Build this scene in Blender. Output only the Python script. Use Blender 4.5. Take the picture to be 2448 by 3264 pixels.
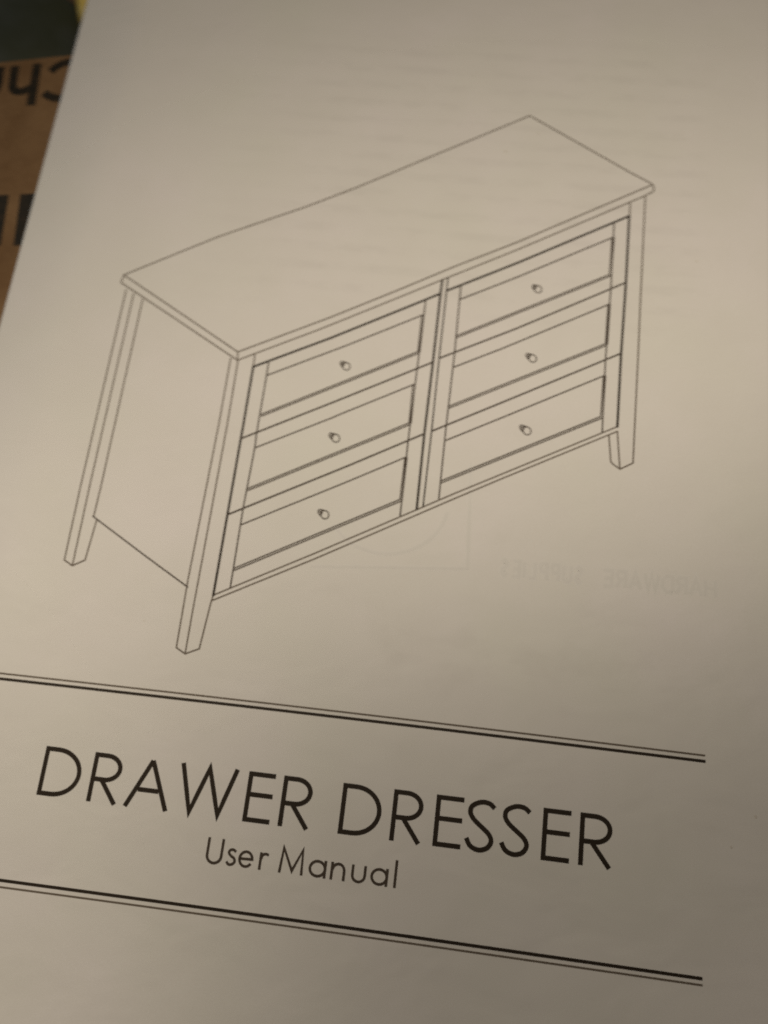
import bpy, bmesh, math, random
from mathutils import Matrix, Vector

# ------------------------------------------------------------------ camera, world, lamps, exposure
scene = bpy.context.scene
for o in list(bpy.data.objects):
    bpy.data.objects.remove(o, do_unlink=True)
col = scene.collection
MM = 0.001                       # everything is laid out in millimetres on the sheet, built in metres

cam_data = bpy.data.cameras.new("camera")
cam = bpy.data.objects.new("camera", cam_data)
col.objects.link(cam)
rot = Matrix(((0.99139305, -0.09642427, 0.08855606),
              (0.11816303, 0.95026787, -0.28814661),
              (-0.05636766, 0.2961306, 0.95348275)))
cam.matrix_world = Matrix.Translation(Vector((132.726, 60.36, 221.5)) * MM) @ rot.to_4x4()
cam_data.sensor_fit = 'VERTICAL'
cam_data.sensor_height = 36.0
cam_data.lens = 36.0 * 2900 / 3264
cam_data.clip_start = 0.01
cam_data.clip_end = 20.0
cam_data.dof.use_dof = True
cam_data.dof.focus_distance = 0.204
cam_data.dof.aperture_fstop = 8.6
cam_data.dof.aperture_ratio = 0.7
scene.camera = cam

world = bpy.data.worlds.new("World")
scene.world = world
world.use_nodes = True
bg = world.node_tree.nodes["Background"]
bg.inputs[0].default_value = (1.0, 0.90, 0.80, 1)
bg.inputs[1].default_value = 0.04

LAMP_COLOUR = (1.0, 0.870, 0.692)
def spot(name, pos, aim, half, blend, power, radius=0.035, colour=LAMP_COLOUR):
    d = bpy.data.lights.new(name, 'SPOT')
    d.energy = power; d.color = colour
    d.spot_size = 2 * half; d.spot_blend = blend; d.shadow_soft_size = radius
    o = bpy.data.objects.new(name, d); col.objects.link(o)
    p = Vector(pos) * MM
    o.location = p
    o.rotation_euler = (Vector(aim) * MM - p).to_track_quat('-Z', 'Y').to_euler()
    return o
spot("added_spot_wide", (231, 58, 451), (2, 499, 0), 0.78, 0.517, 3.95)  # added wide spot, no known lamp; fitted to the brightness across the sheet
spot("added_spot_left", (390, 366, 540), (-139, -75, 0), 0.26, 0.576, 7.45)  # added, aimed lower left; its soft cone helps imitate the phone's shadow
spot("added_spot_right", (-398, 665, 610), (339, -150, 0), 0.328, 0.736, 16.0)  # added cone across the sheet; its falloff replaces the phone's shadow edge

d = bpy.data.lights.new("added_cool_fill", 'AREA')           # added cool fill for the bent strip along the fold, no visible source
d.energy = 0.05; d.color = (0.72, 0.86, 1.0); d.size = 0.08
o = bpy.data.objects.new("added_cool_fill", d); col.objects.link(o)
o.location = Vector((-235, 236, 62)) * MM
o.rotation_euler = (Vector((5, 236, 0)) * MM - o.location).to_track_quat('-Z', 'Y').to_euler()

vs = scene.view_settings
vs.view_transform = 'Standard'; vs.look = 'None'; vs.gamma = 1.0; vs.exposure = 0.0
vs.use_curve_mapping = False
scene.cycles.use_denoising = False
scene.cycles.use_adaptive_sampling = False
scene.cycles.filter_width = 1.9

# ------------------------------------------------------------------ helpers
def tag(o, label=None, cat=None, kind=None, group=None):
    if label: o['label'] = label
    if cat: o['category'] = cat
    if kind: o['kind'] = kind
    if group: o['group'] = group
    return o

def empty(name, loc=(0, 0, 0), parent=None):
    o = bpy.data.objects.new(name, None); col.objects.link(o)
    o.location = Vector(loc) * MM
    o.empty_display_size = 0.01
    if parent: o.parent = parent
    return o

def mesh(name, verts, faces, mat, parent=None, smooth=True, offset=(0, 0, 0)):
    """verts in mm, world; when parented to an empty at `offset`, the vertices are stored relative to it"""
    me = bpy.data.meshes.new(name)
    me.from_pydata([((x - offset[0]) * MM, (y - offset[1]) * MM, (z - offset[2]) * MM) for x, y, z in verts], [], faces)
    me.materials.append(mat)
    if smooth:
        for p in me.polygons: p.use_smooth = True
    me.update()
    o = bpy.data.objects.new(name, me); col.objects.link(o)
    if parent: o.parent = parent
    return o

def nodes_of(name):
    m = bpy.data.materials.new(name); m.use_nodes = True
    nt = m.node_tree
    return m, nt, nt.nodes, nt.links, nt.nodes["Principled BSDF"]

def math_node(nt, op, a=None, b=None, c=None, clamp=False):
    n = nt.nodes.new('ShaderNodeMath'); n.operation = op; n.use_clamp = clamp
    for i, v in enumerate((a, b, c)):
        if v is None: continue
        if isinstance(v, (int, float)): n.inputs[i].default_value = v
        else: nt.links.new(v, n.inputs[i])
    return n.outputs[0]

def noise(nt, vec, scale, detail=3.0, rough=0.55, dist=0.0):
    n = nt.nodes.new('ShaderNodeTexNoise')
    n.inputs['Scale'].default_value = scale; n.inputs['Detail'].default_value = detail
    n.inputs['Roughness'].default_value = rough; n.inputs['Distortion'].default_value = dist
    if vec is not None: nt.links.new(vec, n.inputs['Vector'])
    return n.outputs['Fac']

def mapped(nt, scale=(1, 1, 1), rotz=0.0, loc=(0, 0, 0)):
    tc = nt.nodes.new('ShaderNodeTexCoord'); mp = nt.nodes.new('ShaderNodeMapping')
    mp.inputs['Scale'].default_value = scale; mp.inputs['Rotation'].default_value = (0, 0, rotz)
    mp.inputs['Location'].default_value = loc
    nt.links.new(tc.outputs['Object'], mp.inputs['Vector'])
    return mp.outputs['Vector']

def mix(nt, fac, a, b):
    n = nt.nodes.new('ShaderNodeMix'); n.data_type = 'RGBA'
    for sock, v in ((n.inputs['Factor'], fac), (n.inputs['A'], a), (n.inputs['B'], b)):
        if isinstance(v, (tuple, float, int)): sock.default_value = v
        else: nt.links.new(v, sock)
    return n.outputs['Result']

def ramp01(nt, v, lo, hi):
    n = nt.nodes.new('ShaderNodeMapRange'); n.clamp = True
    n.inputs['From Min'].default_value = lo; n.inputs['From Max'].default_value = hi
    nt.links.new(v, n.inputs['Value'])
    return n.outputs['Result']

# ------------------------------------------------------------------ materials
def paper_material():
    m, nt, N, L, bsdf = nodes_of("office_paper")
    v = mapped(nt)
    fibre = noise(nt, mapped(nt, (1, 2.2, 1)), 2600, 3, 0.7)
    cloud = noise(nt, v, 26, 3, 0.5)
    blotch = noise(nt, v, 75, 2, 0.5)
    base = mix(nt, ramp01(nt, cloud, 0.30, 0.70), (0.765, 0.758, 0.708, 1), (0.800, 0.768, 0.760, 1))
    base = mix(nt, math_node(nt, 'MULTIPLY', ramp01(nt, blotch, 0.35, 0.75), 0.55), base, (0.745, 0.725, 0.69, 1))
    base = mix(nt, math_node(nt, 'MULTIPLY', ramp01(nt, fibre, 0.35, 0.72), 0.45), base, (0.68, 0.655, 0.61, 1))
    # print of the page underneath showing faintly through the thin sheet: rows of text, broken into words
    tc = nt.nodes.new('ShaderNodeTexCoord'); sp = nt.nodes.new('ShaderNodeSeparateXYZ')
    L.new(tc.outputs['Object'], sp.inputs[0])
    x, y = sp.outputs[0], sp.outputs[1]
    row = math_node(nt, 'PINGPONG', y, 0.0031)
    row = ramp01(nt, row, 0.0012, 0.0024)
    words = noise(nt, mapped(nt, (1, 2.6, 1), 0, (3.1, 1.7, 0)), 105, 3, 0.6)
    words = ramp01(nt, words, 0.40, 0.62)
    inx = math_node(nt, 'MULTIPLY', ramp01(nt, x, 0.045, 0.085), math_node(nt, 'SUBTRACT', 1.0, ramp01(nt, x, 0.186, 0.192)))
    iny = math_node(nt, 'MULTIPLY', ramp01(nt, y, 0.176, 0.190), math_node(nt, 'SUBTRACT', 1.0, ramp01(nt, y, 0.268, 0.280)))
    ghost = math_node(nt, 'MULTIPLY', math_node(nt, 'MULTIPLY', row, words), math_node(nt, 'MULTIPLY', inx, iny))
    base = mix(nt, math_node(nt, 'MULTIPLY', ghost, 0.07), base, (0.30, 0.28, 0.26, 1))
    pic = ramp01(nt, noise(nt, mapped(nt, (1, 1.3, 1), 0, (5.3, 2.2, 0)), 95, 3, 0.55), 0.52, 0.70)
    picx = math_node(nt, 'MULTIPLY', ramp01(nt, x, 0.085, 0.12), math_node(nt, 'SUBTRACT', 1.0, ramp01(nt, x, 0.190, 0.197)))
    picy = math_node(nt, 'MULTIPLY', ramp01(nt, y, 0.078, 0.090), math_node(nt, 'SUBTRACT', 1.0, ramp01(nt, y, 0.103, 0.110)))
    pic = math_node(nt, 'MULTIPLY', pic, math_node(nt, 'MULTIPLY', picx, picy))
    base = mix(nt, math_node(nt, 'MULTIPLY', pic, 0.07), base, (0.34, 0.31, 0.27, 1))
    L.new(base, bsdf.inputs['Base Color'])
    bsdf.inputs['Roughness'].default_value = 0.72
    bsdf.inputs['Specular IOR Level'].default_value = 0.30
    bp = N.new('ShaderNodeBump'); bp.inputs['Strength'].default_value = 0.25; bp.inputs['Distance'].default_value = 0.00004
    h = math_node(nt, 'ADD', fibre, math_node(nt, 'MULTIPLY', blotch, 2.0))
    L.new(h, bp.inputs['Height'])
    cockle = noise(nt, mapped(nt, (1, 1.5, 1)), 48, 2, 0.5, 0.4)
    b2 = N.new('ShaderNodeBump'); b2.inputs['Strength'].default_value = 1.0; b2.inputs['Distance'].default_value = 0.00034
    L.new(cockle, b2.inputs['Height']); L.new(b2.outputs[0], bp.inputs['Normal'])
    L.new(bp.outputs[0], bsdf.inputs['Normal'])
    return m

def ink_material(name, dark, light, rough=0.6, scale=1800, lo=0.0, hi=1.0):
    m, nt, N, L, bsdf = nodes_of(name)
    n = ramp01(nt, noise(nt, mapped(nt), scale, 3, 0.6), lo, hi)
    L.new(mix(nt, n, dark, light), bsdf.inputs['Base Color'])
    bsdf.inputs['Roughness'].default_value = rough
    bsdf.inputs['Specular IOR Level'].default_value = 0.25
    return m

def cardboard_material():
    m, nt, N, L, bsdf = nodes_of("kraft_cardboard")
    a = math.radians(6.3)
    fibre = noise(nt, mapped(nt, (1, 7, 1), -a), 420, 4, 0.65)
    cloud = noise(nt, mapped(nt), 45, 4, 0.6)
    flute = nt.nodes.new('ShaderNodeTexWave'); flute.wave_type = 'BANDS'; flute.bands_direction = 'X'
    flute.inputs['Scale'].default_value = 42; flute.inputs['Distortion'].default_value = 0.6
    L.new(mapped(nt, (1, 1, 1), -a), flute.inputs['Vector'])
    base = mix(nt, ramp01(nt, cloud, 0.3, 0.7), (0.185, 0.105, 0.048, 1), (0.262, 0.160, 0.080, 1))
    base = mix(nt, math_node(nt, 'MULTIPLY', ramp01(nt, fibre, 0.4, 0.75), 0.45), base, (0.140, 0.076, 0.033, 1))
    fleck = noise(nt, mapped(nt), 900, 2, 0.7)
    base = mix(nt, math_node(nt, 'MULTIPLY', ramp01(nt, fleck, 0.56, 0.75), 0.5), base, (0.30, 0.19, 0.10, 1))
    stain = noise(nt, mapped(nt, (1, 1, 1), 0, (2.3, 0.7, 0)), 110, 4, 0.65)
    base = mix(nt, math_node(nt, 'MULTIPLY', ramp01(nt, stain, 0.45, 0.70), 0.45), base, (0.125, 0.066, 0.028, 1))
    L.new(base, bsdf.inputs['Base Color'])
    bsdf.inputs['Roughness'].default_value = 0.85
    bsdf.inputs['Specular IOR Level'].default_value = 0.2
    bp = N.new('ShaderNodeBump'); bp.inputs['Strength'].default_value = 0.5; bp.inputs['Distance'].default_value = 0.0002
    L.new(math_node(nt, 'ADD', fibre, math_node(nt, 'MULTIPLY', flute.outputs['Fac'], 0.5)), bp.inputs['Height'])
    L.new(bp.outputs[0], bsdf.inputs['Normal'])
    return m

def film_material(name, c1, c2, rough, scale=60, spec=0.4):
    m, nt, N, L, bsdf = nodes_of(name)
    n = noise(nt, mapped(nt), scale, 3, 0.6)
    L.new(mix(nt, ramp01(nt, n, 0.35, 0.65), c1, c2), bsdf.inputs['Base Color'])
    bsdf.inputs['Roughness'].default_value = rough
    bsdf.inputs['Specular IOR Level'].default_value = spec
    return m

PAPER = paper_material()
INK = ink_material("printer_ink", (0.018, 0.012, 0.007, 1), (0.038, 0.027, 0.017, 1))
LIGHT_INK = ink_material("pale_line_ink", (0.120, 0.094, 0.070, 1), (0.180, 0.148, 0.116, 1))
FINE_INK = ink_material("fine_line_ink", (0.048, 0.034, 0.024, 1), (0.092, 0.070, 0.052, 1))
GHOST = [ink_material("show_through_ink", tuple(c * k for c in (0.765, 0.748, 0.715)) + (1,), tuple(c * k for c in (0.785, 0.768, 0.738)) + (1,), 0.72, 400, 0.3, 0.7)
         for k in (0.985, 0.962, 0.935)]
SPECK = ink_material("paper_speck", (0.66, 0.62, 0.56, 1), (0.71, 0.67, 0.61, 1), 0.75)
KRAFT = cardboard_material()
BOX_INK = ink_material("carton_print_ink", (0.012, 0.010, 0.006, 1), (0.045, 0.028, 0.014, 1), 0.7, 520, 0.42, 0.85)
BAG = film_material("dark_plastic_film", (0.034, 0.040, 0.026, 1), (0.052, 0.060, 0.054, 1), 0.7, 40, 0.25)
YELLOW = film_material("yellow_plastic_film", (0.70, 0.46, 0.04, 1), (0.85, 0.68, 0.26, 1), 0.4, 140)
FLOOR = film_material("wood_floor", (0.10, 0.055, 0.03, 1), (0.15, 0.085, 0.045, 1), 0.5, 25)

# ------------------------------------------------------------------ the printed drawing, in mm on the sheet (t thin, m medium, k heavy, d double line)
DRAW = {
  'top': [('t', [(32.09, 187.57), (56.78, 201.86), (79.96, 213.71), (93.23, 221.27), (113.29, 233.42), (140.13, 249.28)]), ('t', [(140.13, 249.28), (169.28, 231.98), (175.02, 228.88), (175.64, 228.31), (175.92, 227.51), (175.83, 226.27)]), ('t', [(32.09, 187.57), (68.08, 166.86)]), ('t', [(31.79, 185.11), (68.38, 164.43)]), ('t', [(68.08, 166.86), (91.26, 179.38), (109.84, 190.1), (123.26, 198.04), (139.84, 207.16), (175.46, 228.4)]), ('t', [(68.38, 164.43), (89.06, 175.62), (120.34, 193.65), (140.02, 204.77), (173.7, 224.7), (175.83, 226.27)]), ('t', [(32.09, 187.57), (31.79, 185.11)]), ('t', [(68.08, 166.86), (68.38, 164.43)])],
  'leg_backleft': [('t', [(33.68, 182.98), (33.38, 125.26), (33.51, 105.52)]), ('t', [(36.07, 181.88), (35.77, 125.49), (35.88, 104.29)]), ('t', [(38.95, 180.54), (38.76, 125.78), (38.6, 117.76)]), ('t', [(39.56, 116.79), (38.84, 106.07)]), ('t', [(33.51, 105.52), (35.88, 104.29), (38.84, 106.07)])],
  'side': [('t', [(38.4, 117.59), (54.64, 108.36), (66.2, 101.98)])],
  'leg_front': [('t', [(66.46, 164.75), (66.55, 145.92), (65.97, 104.12), (66.17, 86.85)]), ('t', [(68.55, 164.29), (68.78, 146.14), (68.55, 95.97), (68.6, 85.59)]), ('t', [(72.79, 166.86), (72.96, 162.92)]), ('t', [(72.98, 100.63), (72.75, 99.18), (72.53, 96.4), (71.84, 87.17)]), ('t', [(66.17, 86.85), (68.6, 85.59), (71.84, 87.17)])],
  'leg_right': [('t', [(169.66, 222.23), (169.7, 217.81)]), ('t', [(173.7, 224.7), (173.55, 192.58), (173.55, 175.78), (173.38, 145.47)]), ('t', [(169.15, 153.69), (170.19, 143.63)]), ('t', [(167.07, 152.46), (167.87, 145.31), (168.47, 144.65), (170.25, 143.51)]), ('t', [(170.25, 143.51), (173.38, 145.47)])],
  'rail': [('t', [(72.98, 100.63), (96.32, 113.7), (129.68, 133.01), (169.09, 154.99)]), ('t', [(72.75, 99.18), (96.52, 112.3), (129.81, 131.66), (141.1, 138.09), (169.15, 153.69)])],
  'divider': [('k', [(120.46, 193.51), (120.36, 189.4), (120.44, 168.81), (120.32, 148.35), (120.55, 127.9)]), ('t', [(121.91, 194.52), (121.94, 170.06), (122.11, 149.23), (122.07, 128.85)])],
  'opening': [('k', [(72.96, 162.92), (73.02, 146.55), (72.99, 121.5), (72.98, 100.63)]), ('k', [(72.96, 162.92), (92.11, 173.17), (120.36, 189.4)]), ('k', [(122.29, 190.6), (140.33, 200.63), (169.58, 217.8)]), ('k', [(169.58, 217.8), (169.54, 196.91), (169.16, 175.79), (169.09, 154.99)])],
  'drawer_L1': [('t', [(76.86, 164.85), (76.9, 160.74), (76.88, 144.27)]), ('t', [(116.6, 186.9), (116.49, 166.78)]), ('t', [(76.9, 160.74), (96.61, 171.35), (116.34, 182.55)]), ('d', [(116.34, 182.55), (116.4, 171.36)]), ('d', [(77.11, 149.19), (116.4, 171.36)]), ('m', [(72.99, 142.27), (94.7, 154.31), (120.44, 168.81)])],
  'drawer_L2': [('t', [(76.88, 144.27), (77.05, 140.08), (76.71, 123.53)]), ('t', [(116.49, 166.78), (116.37, 146.08)]), ('t', [(77.05, 140.08), (95.28, 150.08), (99.12, 152.33), (116.16, 161.95)]), ('d', [(116.16, 161.95), (116.34, 150.81)]), ('d', [(76.98, 128.62), (116.34, 150.81)]), ('m', [(72.99, 121.5), (101.11, 137.25), (120.32, 148.35)])],
  'drawer_L3': [('t', [(76.71, 123.53), (76.88, 102.96)]), ('t', [(116.37, 146.08), (116.61, 125.7)]), ('t', [(76.93, 119.26), (101.67, 133.06), (116.34, 141.49)]), ('d', [(116.34, 141.49), (116.35, 129.86)]), ('d', [(76.95, 107.57), (116.35, 129.86)])],
  'drawer_R1': [('t', [(125.63, 192.19), (125.86, 172.02)]), ('t', [(165.61, 214.91), (165.64, 194.69)]), ('t', [(125.88, 188.13), (140.66, 196.24), (165.54, 210.69)]), ('d', [(165.54, 210.69), (165.32, 198.87)]), ('d', [(125.7, 176.7), (165.32, 198.87)]), ('m', [(121.94, 170.06), (141.82, 180.81), (169.42, 196.9)])],
  'drawer_R2': [('t', [(125.86, 172.02), (125.69, 150.77)]), ('t', [(165.64, 194.69), (165.23, 173.65)]), ('t', [(125.92, 167.79), (138.18, 174.4), (165.41, 189.99)]), ('d', [(165.41, 189.99), (165.27, 178.06)]), ('d', [(125.68, 156.22), (165.27, 178.06)]), ('m', [(122.11, 149.23), (139.42, 158.94), (169.16, 175.79)])],
  'drawer_R3': [('t', [(125.69, 150.77), (125.8, 131.15)]), ('t', [(165.23, 173.65), (165.37, 153.07)]), ('t', [(125.95, 147.0), (139.76, 154.7), (165.21, 169.02)]), ('d', [(165.21, 169.02), (165.05, 157.24)]), ('d', [(125.77, 135.6), (165.05, 157.24)])],
}
KNOBS = {'L1': [(96.51, 166.14), (97.6, 165.55)], 'L2': [(96.34, 145.53), (97.55, 144.97)], 'L3': [(96.39, 124.66), (97.56, 124.16)], 'R1': [(145.3, 193.56), (146.23, 193.06)], 'R2': [(145.12, 172.94), (146.27, 172.35)], 'R3': [(145.03, 152.43), (146.29, 151.76)]}

# ------------------------------------------------------------------ setting and things under the booklet
X0, X1, Y0, Y1 = -1.3, 208.7, -3.2, 299.6          # the A4 sheet, mm

def page_z(x, y):
    t = 1.3 * math.log(1 + math.exp((18.0 - x) / 1.3))          # the sheet bends down to the fold
    return (3.2 - 0.14 * t
            + 0.55 * math.exp(-((x - 62) / 38) ** 2 - ((y - 190) / 90) ** 2)
            - 0.5 * math.exp(-((x - 95) / 40) ** 2 - ((y - 255) / 60) ** 2)
            + 0.35 * math.exp(-((x - 150) / 60) ** 2 - ((y - 60) / 60) ** 2))

FLOOR_Z = -62.0
fl = mesh("floor", [(-700, -700, FLOOR_Z), (900, -700, FLOOR_Z), (900, 1000, FLOOR_Z), (-700, 1000, FLOOR_Z)], [(0, 1, 2, 3)], FLOOR)
tag(fl, kind='structure')

# carton: five board panels; the top board's far edge runs at about 11 degrees to the sheet
def slab(name, quad, z0, z1, mat, parent, bevel=0.4):
    bm = bmesh.new()
    lo = [bm.verts.new((x * MM, y * MM, z0 * MM)) for x, y in quad]
    hi = [bm.verts.new((x * MM, y * MM, z1 * MM)) for x, y in quad]
    bm.faces.new(lo[::-1]); bm.faces.new(hi)
    for i in range(4):
        j = (i + 1) % 4
        bm.faces.new((lo[i], lo[j], hi[j], hi[i]))
    if bevel:
        bmesh.ops.bevel(bm, geom=bm.edges[:], offset=bevel * MM, segments=2, affect='EDGES', profile=0.6)
    me = bpy.data.meshes.new(name); bm.to_mesh(me); bm.free()
    me.materials.append(mat)
    o = bpy.data.objects.new(name, me); col.objects.link(o); o.parent = parent
    return o

carton = empty("cardboard_box", (-0.5, 0.7, 0))
tag(carton, "brown cardboard box printed with upside-down black letters, under the booklet", "box")
ea = math.radians(10.9)
ex, ey = (math.cos(ea), math.sin(ea)), (-math.sin(ea), math.cos(ea))
def box_pt(u, v):                                   # u along the far edge, v away from it (towards the viewer is negative)
    return (-1.09 + u * ex[0] + v * ey[0], 264.3 + u * ex[1] + v * ey[1])
U0, U1, V0, V1 = -170.0, 240.0, -330.0, 0.0
slab("top_panel", [box_pt(U0, V0), box_pt(U1, V0), box_pt(U1, V1), box_pt(U0, V1)], -3.0, 0.0, KRAFT, carton)
zt = -3.2
for q in ([(U0 + 1, V0 + 1), (U1 - 1, V0 + 1), (U1 - 1, V0 + 4), (U0 + 1, V0 + 4)],
          [(U0 + 1, V1 - 4), (U1 - 1, V1 - 4), (U1 - 1, V1 - 1), (U0 + 1, V1 - 1)],
          [(U0 + 1, V0 + 4.2), (U0 + 4, V0 + 4.2), (U0 + 4, V1 - 4.2), (U0 + 1, V1 - 4.2)],
          [(U1 - 4, V0 + 4.2), (U1 - 1, V0 + 4.2), (U1 - 1, V1 - 4.2), (U1 - 4, V1 - 4.2)]):
    slab("side_panel", [box_pt(*p) for p in q], FLOOR_Z, zt, KRAFT, carton)

# flat strokes that follow a surface
class Strokes:
    count = 0
    def __init__(self, zfun, lift=0.03):
        self.v, self.f, self.zfun, self.lift, self.vary = [], [], zfun, lift, 0.003
    def path(self, pts, width, closed=False, step=3.0, cap=0.0):
        Strokes.count += 1
        off = self.lift + self.vary * (Strokes.count % 9)
        pts = [Vector(p) for p in pts]
        if closed: pts = pts + [pts[0]]
        if cap and not closed:
            d0 = (pts[0] - pts[1]).normalized(); d1 = (pts[-1] - pts[-2]).normalized()
            pts[0] = pts[0] + d0 * cap; pts[-1] = pts[-1] + d1 * cap
        dense = []
        for a, b in zip(pts[:-1], pts[1:]):
            n = max(1, int((b - a).length / step))
            for i in range(n): dense.append(a.lerp(b, i / n))
        dense.append(pts[-1])
        n = len(dense); base = len(self.v)
        for i, p in enumerate(dense):
            if closed:
                a = dense[(i - 1) % (n - 1)]; b = dense[(i + 1) % (n - 1)] if i < n - 1 else dense[1]
                if i == n - 1: a = dense[n - 2]
            else:
                a = dense[max(i - 1, 0)]; b = dense[min(i + 1, n - 1)]
            t1 = (p - a).normalized() if (p - a).length > 1e-9 else (b - p).normalized()
            t2 = (b - p).normalized() if (b - p).length > 1e-9 else t1
            t = (t1 + t2)
            t = t.normalized() if t.length > 1e-6 else t1
            nrm = Vector((-t.y, t.x))
            c = max(0.35, nrm.dot(Vector((-t1.y, t1.x))))
            h = width / 2 / c
            for s in (1, -1):
                q = p + nrm * h * s
                self.v.append((q.x, q.y, self.zfun(q.x, q.y) + off))
            if i: 
                k = base + 2 * i
                self.f.append((k - 2, k - 1, k + 1, k))
        return self
    def poly(self, pts):
        Strokes.count += 1
        off = self.lift + self.vary * (Strokes.count % 9)
        k = len(self.v)
        for x, y in pts: self.v.append((x, y, self.zfun(x, y) + off))
        self.f.append(tuple(range(k, k + len(pts))))
        return self
    def build(self, name, mat, parent):
        return mesh(name, self.v, self.f, mat, parent, smooth=False)

def arc(cx, cy, rx, ry, a0, a1, n=14, rot=0.0):
    out = []
    for i in range(n + 1):
        a = math.radians(a0 + (a1 - a0) * i / n)
        x, y = rx * math.cos(a), ry * math.sin(a)
        c, s = math.cos(rot), math.sin(rot)
        out.append((cx + x * c - y * s, cy + x * s + y * c))
    return out

def smooth_path(pts, n=6):
    P = [Vector(p) for p in pts]; P = [2 * P[0] - P[1]] + P + [2 * P[-1] - P[-2]]
    out = []
    for i in range(1, len(P) - 2):
        a, b, c, d = P[i - 1:i + 3]
        for k in range(n):
            t = k / n
            out.append(tuple(0.5 * ((2 * b) + (c - a) * t + (2 * a - 5 * b + 4 * c - d) * t * t + (3 * b - a - 3 * c + d) * t ** 3)))
    out.append(tuple(P[-2]))
    return out

flat = lambda x, y: 0.0
BW = 2.7
s = Strokes(flat, 0.04)                                                     # an h, standing on its head
s.path([(-11.48, 260.1), (-9.95, 244.5)], BW + 0.1)
s.path(smooth_path([(-18.35, 258.8), (-17.5, 251.9), (-16.7, 249.9), (-14.9, 249.2), (-12.8, 250.0), (-10.6, 251.8)]), BW)
tag(s.build("printed_letter", BOX_INK, carton), "black letter h printed upside down")
s = Strokes(flat, 0.04)                                                     # a c, standing on its head
s.path(smooth_path([(-6.7, 257.4), (-4.2, 260.2), (-0.6, 261.4), (2.6, 259.6), (3.6, 255.0), (2.4, 250.2), (-0.8, 247.8), (-4.0, 247.9), (-6.9, 249.3)]), BW)
tag(s.build("printed_letter", BOX_INK, carton), "black letter c printed upside down")
s = Strokes(flat, 0.04)
s.path(smooth_path([(-23.0, 258.2), (-22.1, 250.2), (-23.6, 248.3), (-26.0, 249.0), (-27.4, 251.0)]), BW)
s.path([(-28.9, 258.4), (-27.7, 248.2)], BW)
tag(s.build("printed_letter", BOX_INK, carton), "black letter cut by the picture edge")
s = Strokes(flat, 0.04); s.poly([(-5.55, 213.0), (-3.42, 195.6), (1.4, 196.2), (-0.7, 213.6)])
tag(s.build("printed_letter", BOX_INK, carton), "tall black upright bar of a letter by the sheet's edge")
s = Strokes(flat, 0.04); s.poly([(-13.8, 211.9), (-11.7, 194.8), (-7.2, 195.3), (-8.95, 212.5)])
tag(s.build("printed_letter", BOX_INK, carton), "tall black upright bar of a letter at the picture edge")

# dark bag and yellow packaging beyond the carton's far edge
def cushion(name, cx, cy, hx, hy, z0, z1, ex_, rotz, mat, bump, seed, nu=56, nv=40):
    rnd = random.Random(seed)
    waves = [(rnd.uniform(.08, .3), rnd.uniform(-.3, .3), rnd.uniform(0, 6.28), rnd.uniform(.4, 1)) for _ in range(7)]
    v, f = [], []
    c, sn = math.cos(rotz), math.sin(rotz)
    for j in range(nv + 1):
        ph = -math.pi / 2 + math.pi * j / nv
        for i in range(nu):
            th = 2 * math.pi * i / nu
            sg = lambda w, e: math.copysign(abs(w) ** e, w)
            rr = sg(math.cos(ph), .35)
            x = hx * rr * sg(math.cos(th), ex_); y = hy * rr * sg(math.sin(th), ex_)
            z = (z0 + z1) / 2 + (z1 - z0) / 2 * sg(math.sin(ph), .6)
            w = sum(a * math.sin(kx * x + ky * y + p) for kx, ky, p, a in waves) / 4 * bump
            k = max(0.0, (z - z0) / (z1 - z0))
            X, Y = x * (1 + .01 * w), y * (1 + .01 * w)
            v.append((cx + X * c - Y * sn, cy + X * sn + Y * c, z + w * k))
    for j in range(nv):
        for i in range(nu):
            a, b = j * nu + i, j * nu + (i + 1) % nu
            f.append((a, b, b + nu, a + nu))
    return mesh(name, v, f, mat)

bag = cushion("plastic_bag", -65, 276.8, 58.5, 22, FLOOR_Z, -5, .5, ea, BAG, 0.7, 4)
tag(bag, "dark green-black plastic bag beyond the cardboard box's far edge", "bag")
yel = cushion("plastic_wrapper", 3, 309, 19, 24, FLOOR_Z, -5, .6, 0.1, YELLOW, 1.8, 9)
tag(yel, "bright yellow plastic wrapper peeking out between dark bag and booklet", "wrapper")

# ------------------------------------------------------------------ the booklet
booklet = empty("booklet")
tag(booklet, "white paper instruction booklet with a dresser line drawing on its cover", "booklet")

def sheet(name, drop, inset, parent, thick=0.10):
    nx, ny = 106, 100
    v, f = [], []
    x0, x1, y0, y1 = X0 + inset * .4, X1 - inset, Y0 + inset * .25, Y1 - inset * .25
    for side in (0, 1):
        for j in range(ny + 1):
            for i in range(nx + 1):
                u = (i / nx) ** 1.25
                x = x0 + (x1 - x0) * u; y = y0 + (y1 - y0) * j / ny
                z = page_z(x, y)
                k = max(0.0, min(1.0, (x - x0) / 20.0))
                zz = z - drop * (0.25 + 0.75 * k) * (z / 3.2) - side * thick
                v.append((x, y, zz))
    w = nx + 1; n = w * (ny + 1)
    for j in range(ny):
        for i in range(nx):
            a = j * w + i
            f.append((a, a + 1, a + 1 + w, a + w)); f.append((n + a, n + a + w, n + a + 1 + w, n + a + 1))
    for i in range(nx):
        a = i; f.append((a, n + a, n + a + 1, a + 1)); b = ny * w + i; f.append((b, b + 1, n + b + 1, n + b))
    for j in range(ny):
        a = j * w; f.append((a, a + w, n + a + w, n + a)); b = a + nx; f.append((b, n + b, n + b + w, b + w))
    return mesh(name, v, f, PAPER, parent)

cover = sheet("front_cover", 0.0, 0.0, booklet)
for k in range(5):
    sheet("inner_page", 0.50 * (k + 1), 0.25 * (k + 1), booklet)

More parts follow.
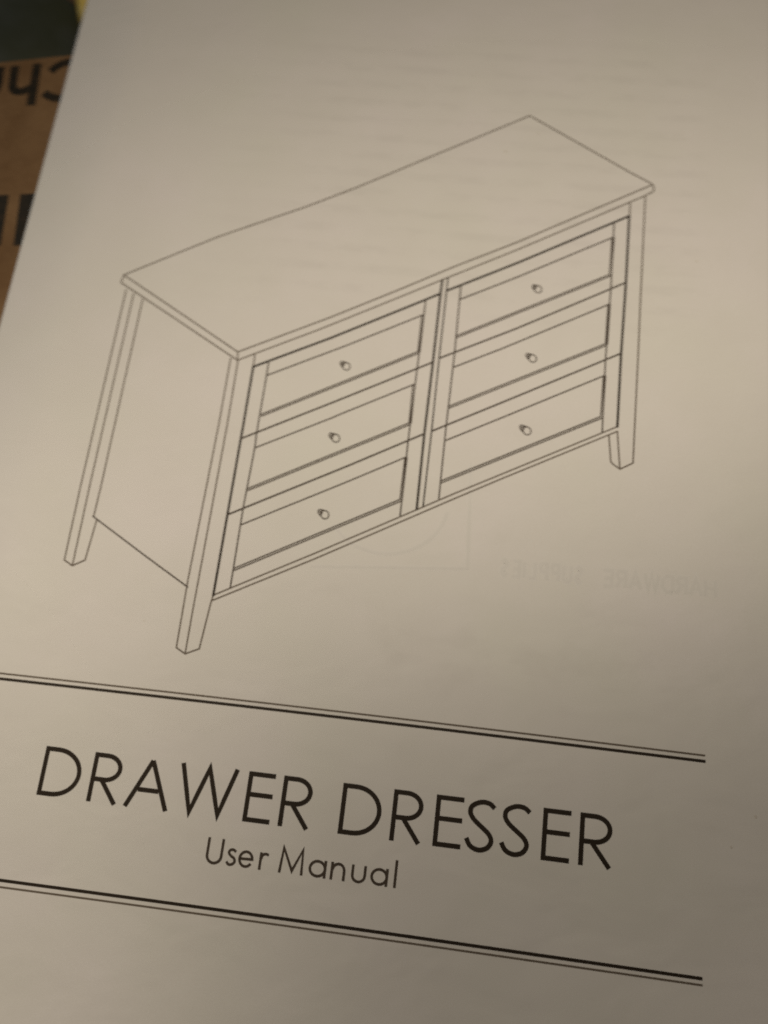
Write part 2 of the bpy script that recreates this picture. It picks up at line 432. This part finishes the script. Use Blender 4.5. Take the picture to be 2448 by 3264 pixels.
# --- rules
def rule(x0, x1, ya, yb, w, name="printed_rule"):
    s = Strokes(page_z)
    n = 60
    s.path([(x0 + (x1 - x0) * i / n, ya + (yb - ya) * i / n + 0.30 * math.sin(math.pi * i / n)) for i in range(n + 1)], w)
    return s.build(name, INK if w > .5 else LIGHT_INK, booklet)
tag(rule(17.3, 192.2, 75.85, 76.0, 0.40), "thin line of the upper pair of printed rules")
tag(rule(17.3, 192.35, 74.55, 74.7, 0.68), "thick line of the upper pair of printed rules")
tag(rule(17.3, 192.4, 29.85, 29.72, 0.70), "thick line of the lower pair of printed rules")
tag(rule(17.3, 192.45, 28.42, 28.46, 0.42), "thin line of the lower pair of printed rules")

# --- title: geometric capitals, cap height 11.2 mm
BASE, CAP, TW = 49.25, 11.15, 1.06
def cap_D(w):
    h = TW / 2; r = .5 - h / CAP
    p = [(h, h), (h, CAP - h)]
    bw = w - h; ry = CAP / 2 - h
    flatx = h + (bw - h) * .32
    p += [(flatx, CAP - h)] + arc(flatx, CAP / 2, bw - flatx, ry, 88, -88, 22) + [(flatx, h)]
    return [('c', p)]
def cap_R(w):
    h = TW / 2; bw = w * .97 - h; ry = CAP * .245; cy = CAP - h - ry
    fx = h + (bw - h) * .45
    return [('o', [(h, 0), (h, CAP)]),
            ('o', [(h, CAP - h), (fx, CAP - h)] + arc(fx, cy, bw - fx, ry, 88, -88, 18) + [(fx, CAP - h - 2 * ry), (h, CAP - h - 2 * ry)]),
            ('o', [(w * .37, CAP - h - 2 * ry - .1), (w - .62, 0)])]
def cap_A(w):
    return [('o', [(.55, 0), (w / 2, CAP - .35)]), ('o', [(w / 2, CAP - .35), (w - .55, 0)]), ('o', [(w * .27, CAP * .365), (w * .73, CAP * .365)])]
def cap_W(w):
    return [('o', [(.5, CAP), (w * .262, .6), (w * .5, CAP - .5), (w * .742, .6), (w - .5, CAP)])]
def cap_E(w):
    h = TW / 2
    return [('o', [(h, 0), (h, CAP)]), ('o', [(h, CAP - h), (w, CAP - h)]), ('o', [(h, CAP * .545), (w - .1, CAP * .545)]), ('o', [(h, h), (w, h)])]
def cap_S(w):
    return [('o', smooth_path([(w * .93, CAP * .865), (w * .75, CAP * .945), (w * .47, CAP * .955), (w * .19, CAP * .865), (w * .14, CAP * .735), (w * .27, CAP * .61),
                               (w * .52, CAP * .49), (w * .79, CAP * .36), (w * .89, CAP * .225), (w * .77, CAP * .09), (w * .50, CAP * .035), (w * .22, CAP * .095), (w * .07, CAP * .235)], 5))]
title = empty("title_lettering", parent=booklet)
for ch, fn, xa, xb in (("D", cap_D, 39.45, 49.15), ("R", cap_R, 51.55, 58.95), ("A", cap_A, 60.35, 71.15), ("W", cap_W, 72.45, 86.45), ("E", cap_E, 88.75, 95.1),
                       ("R", cap_R, 97.05, 104.35), ("D", cap_D, 110.95, 120.4), ("R", cap_R, 122.75, 130.0), ("E", cap_E, 132.55, 138.85),
                       ("S", cap_S, 139.5, 146.3), ("S", cap_S, 147.35, 154.25), ("E", cap_E, 156.75, 163.0), ("R", cap_R, 165.0, 172.45)):
    s = Strokes(page_z)
    for kind, pts in fn(xb - xa):
        s.path([(xa + x, BASE + y) for x, y in pts], TW, closed=(kind == 'c'))
    tag(s.build("title_letter", INK, title), "printed black capital %s of the title" % ch)

# --- subtitle
SB, XH, SC, SW = 39.45, 3.75, 5.5, 0.60
def low_a(x0, x1):
    r = (XH - SW) / 2 ; cx = x0 + SW / 2 + (x1 - x0 - SW) / 2 ; rx = (x1 - x0 - SW) / 2
    return [('c', arc(cx, XH / 2, rx, r, 0, 342, 19)), ('o', [(x1 - SW / 2, 0), (x1 - SW / 2, XH)])]
sub = empty("subtitle_lettering", parent=booklet)
def place(ch, strokes):
    s = Strokes(page_z)
    for kind, pts in strokes:
        s.path([(x, SB + y) for x, y in pts], SW, closed=(kind == 'c'))
    tag(s.build("subtitle_letter", FINE_INK, sub), "printed dark %s of the subtitle" % ch)
place("capital U", [('o', [(82.0, SC), (82.0, 1.75)] + arc(83.65, 1.75, 1.65, 1.6, 180, 360, 14) + [(85.3, SC)])])
place("letter s", [('o', smooth_path([(88.55, 3.1), (87.9, 3.5), (87.2, 3.35), (86.95, 2.75), (87.5, 2.15), (88.25, 1.7), (88.5, 1.0), (88.0, .4), (87.2, .3), (86.65, .85)], 4))])
place("letter e", [('o', [(89.55, 1.85), (92.45, 1.95)] + arc(91.0, 1.87, 1.45, 1.58, 4, 328, 22))])
place("letter r", [('o', [(94.35, 0), (94.35, XH)]), ('o', smooth_path([(94.4, 2.3), (94.75, 3.2), (95.4, 3.5), (96.1, 3.3)], 4))])
place("capital M", [('o', [(98.95, 0), (99.35, SC - .15), (101.75, .7), (103.75, SC - .15), (104.0, 0)])])
place("letter a", low_a(105.45, 109.5))
place("letter n", [('o', [(110.75, 0), (110.75, XH)]), ('o', [(110.75, 2.0)] + arc(112.2, 2.0, 1.35, 1.45, 170, 0, 12) + [(113.55, 0)])])
place("letter u", [('o', [(115.45, XH), (115.45, 1.6)] + arc(116.85, 1.6, 1.4, 1.35, 180, 360, 12) + [(118.25, XH)])])
place("letter a", low_a(119.5, 123.5))
place("letter l", [('o', [(125.1, 0), (125.1, 5.85)])])

# --- the isometric dresser
WT, WM, WK = 0.38, 0.48, 0.62
def drawn(s, items):
    for kind, pts in items:
        if kind == 't': s.path(pts, WT, cap=WT * .4)
        elif kind == 'm': s.path(pts, WM, cap=.1)
        elif kind == 'k': s.path(pts, WK, cap=WK * .45)
        elif kind == 'd':
            a, b = Vector(pts[0]), Vector(pts[1]); t = (b - a).normalized(); n = Vector((-t.y, t.x))
            for sg in (1, -1):
                s.path([a + n * .27 * sg, b + n * .27 * sg], .33)
    return s
drawing = empty("dresser_drawing", parent=booklet)
tag(drawing, "line drawing of a six-drawer dresser")
names = {'top': ("drawn_top", "drawn dresser top board"), 'leg_backleft': ("drawn_leg", "drawn leg at the back of the dresser's side"),
         'side': ("drawn_side_panel", "drawn lower edge of the dresser's side"), 'leg_front': ("drawn_leg", "drawn corner leg nearest the title"),
         'leg_right': ("drawn_leg", "drawn leg at the far end of the dresser's front"), 'rail': ("drawn_bottom_rail", "drawn rail below the drawers"),
         'divider': ("drawn_divider", "drawn upright between the drawer columns"), 'opening': ("drawn_front_frame", "drawn heavy outline round the drawers"),
         'drawer_L1': ("drawn_drawer", "drawn top drawer of the near column"), 'drawer_L2': ("drawn_drawer", "drawn middle drawer of the near column"),
         'drawer_L3': ("drawn_drawer", "drawn bottom drawer of the near column"), 'drawer_R1': ("drawn_drawer", "drawn top drawer of the far column"),
         'drawer_R2': ("drawn_drawer", "drawn middle drawer of the far column"), 'drawer_R3': ("drawn_drawer", "drawn bottom drawer of the far column")}
for key, items in DRAW.items():
    nm, lb = names[key]
    ink = INK if key in ('opening', 'divider') else LIGHT_INK if key in ('top', 'leg_backleft', 'leg_front', 'leg_right', 'rail') else FINE_INK
    tag(drawn(Strokes(page_z), items).build(nm, ink, drawing), lb)
for key, (a, b) in KNOBS.items():
    s = Strokes(page_z)
    s.path(arc(a[0], a[1], .52, .68, 0, 360, 14, .35)[:-1], .30, closed=True, step=9)
    s.path(arc(b[0] + .12, b[1] - .12, .98, 1.12, 0, 360, 20, .5)[:-1], .30, closed=True, step=9)
    s.path([(a[0] - .10, a[1] + .25), (a[0] + .12, a[1] - .25)], .42)
    s.path([(a[0] + .30, a[1] + .60), (b[0] + .35, b[1] + .92)], .32)
    s.path([(a[0] - .22, a[1] - .62), (b[0] - .72, b[1] - .62)], .30)
    tag(s.build("drawn_knob", FINE_INK, drawing), "drawn round knob, " + names['drawer_' + key][1][6:])

# --- print of the page underneath, showing through faintly (mirrored); each stroke fades out in three steps
ghost = empty("show_through_print", parent=booklet)
def ghost_print(name, paths, w):
    s = Strokes(page_z); layers = []
    for k, (spread, lift) in enumerate(((1.0, .004), (.55, .009), (.15, .014))):
        s.lift = lift; s.vary = .0003
        n0 = len(s.f)
        for p in paths: s.path(p, w + spread)
        layers += [k] * (len(s.f) - n0)
    o = s.build(name, GHOST[0], ghost)
    for m in GHOST[1:]: o.data.materials.append(m)
    o.data.polygons.foreach_set('material_index', layers)
    return o
ghost_print("ghost_frame", [[(96, 110.4), (134.6, 113.9)], [(134.6, 113.9), (133.0, 141.5)]], .35)
ghost_print("ghost_circle", [arc(113, 130, 15.5, 14.5, 215, 352, 26)], .5)
G = {'H': [[(0, 0), (0, 1)], [(.7, 0), (.7, 1)], [(0, .5), (.7, .5)]], 'A': [[(0, 0), (.4, 1), (.8, 0)], [(.18, .35), (.62, .35)]],
     'R': [[(0, 0), (0, 1), (.5, 1), (.65, .77), (.5, .52), (0, .52)], [(.3, .52), (.7, 0)]], 'D': [[(0, 0), (0, 1), (.4, 1), (.7, .7), (.7, .3), (.4, 0), (0, 0)]],
     'W': [[(0, 1), (.25, 0), (.5, 1), (.75, 0), (1, 1)]], 'E': [[(.6, 0), (0, 0), (0, 1), (.6, 1)], [(0, .5), (.55, .5)]],
     'S': [[(.6, .85), (.35, 1), (.1, .85), (.1, .65), (.55, .4), (.6, .18), (.35, 0), (.05, .15)]], 'U': [[(0, 1), (0, .2), (.2, 0), (.5, 0), (.7, .2), (.7, 1)]],
     'P': [[(0, 0), (0, 1), (.5, 1), (.65, .75), (.5, .48), (0, .48)]], 'I': [[(0, 0), (0, 1)]], 'L': [[(0, 1), (0, 0), (.55, 0)]]}
x, hh, paths = 194.0, 3.9, []
gw, gs = 3.3, 0.95
for ch in "HARDWARE SUPPLIES":
    if ch == ' ': x -= 4.2; gw, gs = 2.55, 1.2; continue
    for st in G[ch]: paths.append([(x - px * gw, 113.2 + py * hh) for px, py in st])
    x -= max(p[0] for st in G[ch] for p in st) * gw + gs
ghost_print("ghost_heading", paths, .5)

# --- specks and nicks in the paper
for (x, y, r) in ((142.9, 243.3, .4), (134.2, 236.5, .5), (203.4, 64.1, .45), (198.2, 57.0, .3), (88.0, 150.6, .25), (57.0, 92.5, .3), (188.0, 205.0, .35)):
    rnd = random.Random(int(x * 10))
    s = Strokes(page_z, 0.01)
    s.poly([(x + r * rnd.uniform(.5, 1.1) * math.cos(a * .785), y + r * rnd.uniform(.5, 1.1) * math.sin(a * .785)) for a in range(8)])
    s.build("paper_speck", SPECK, booklet)
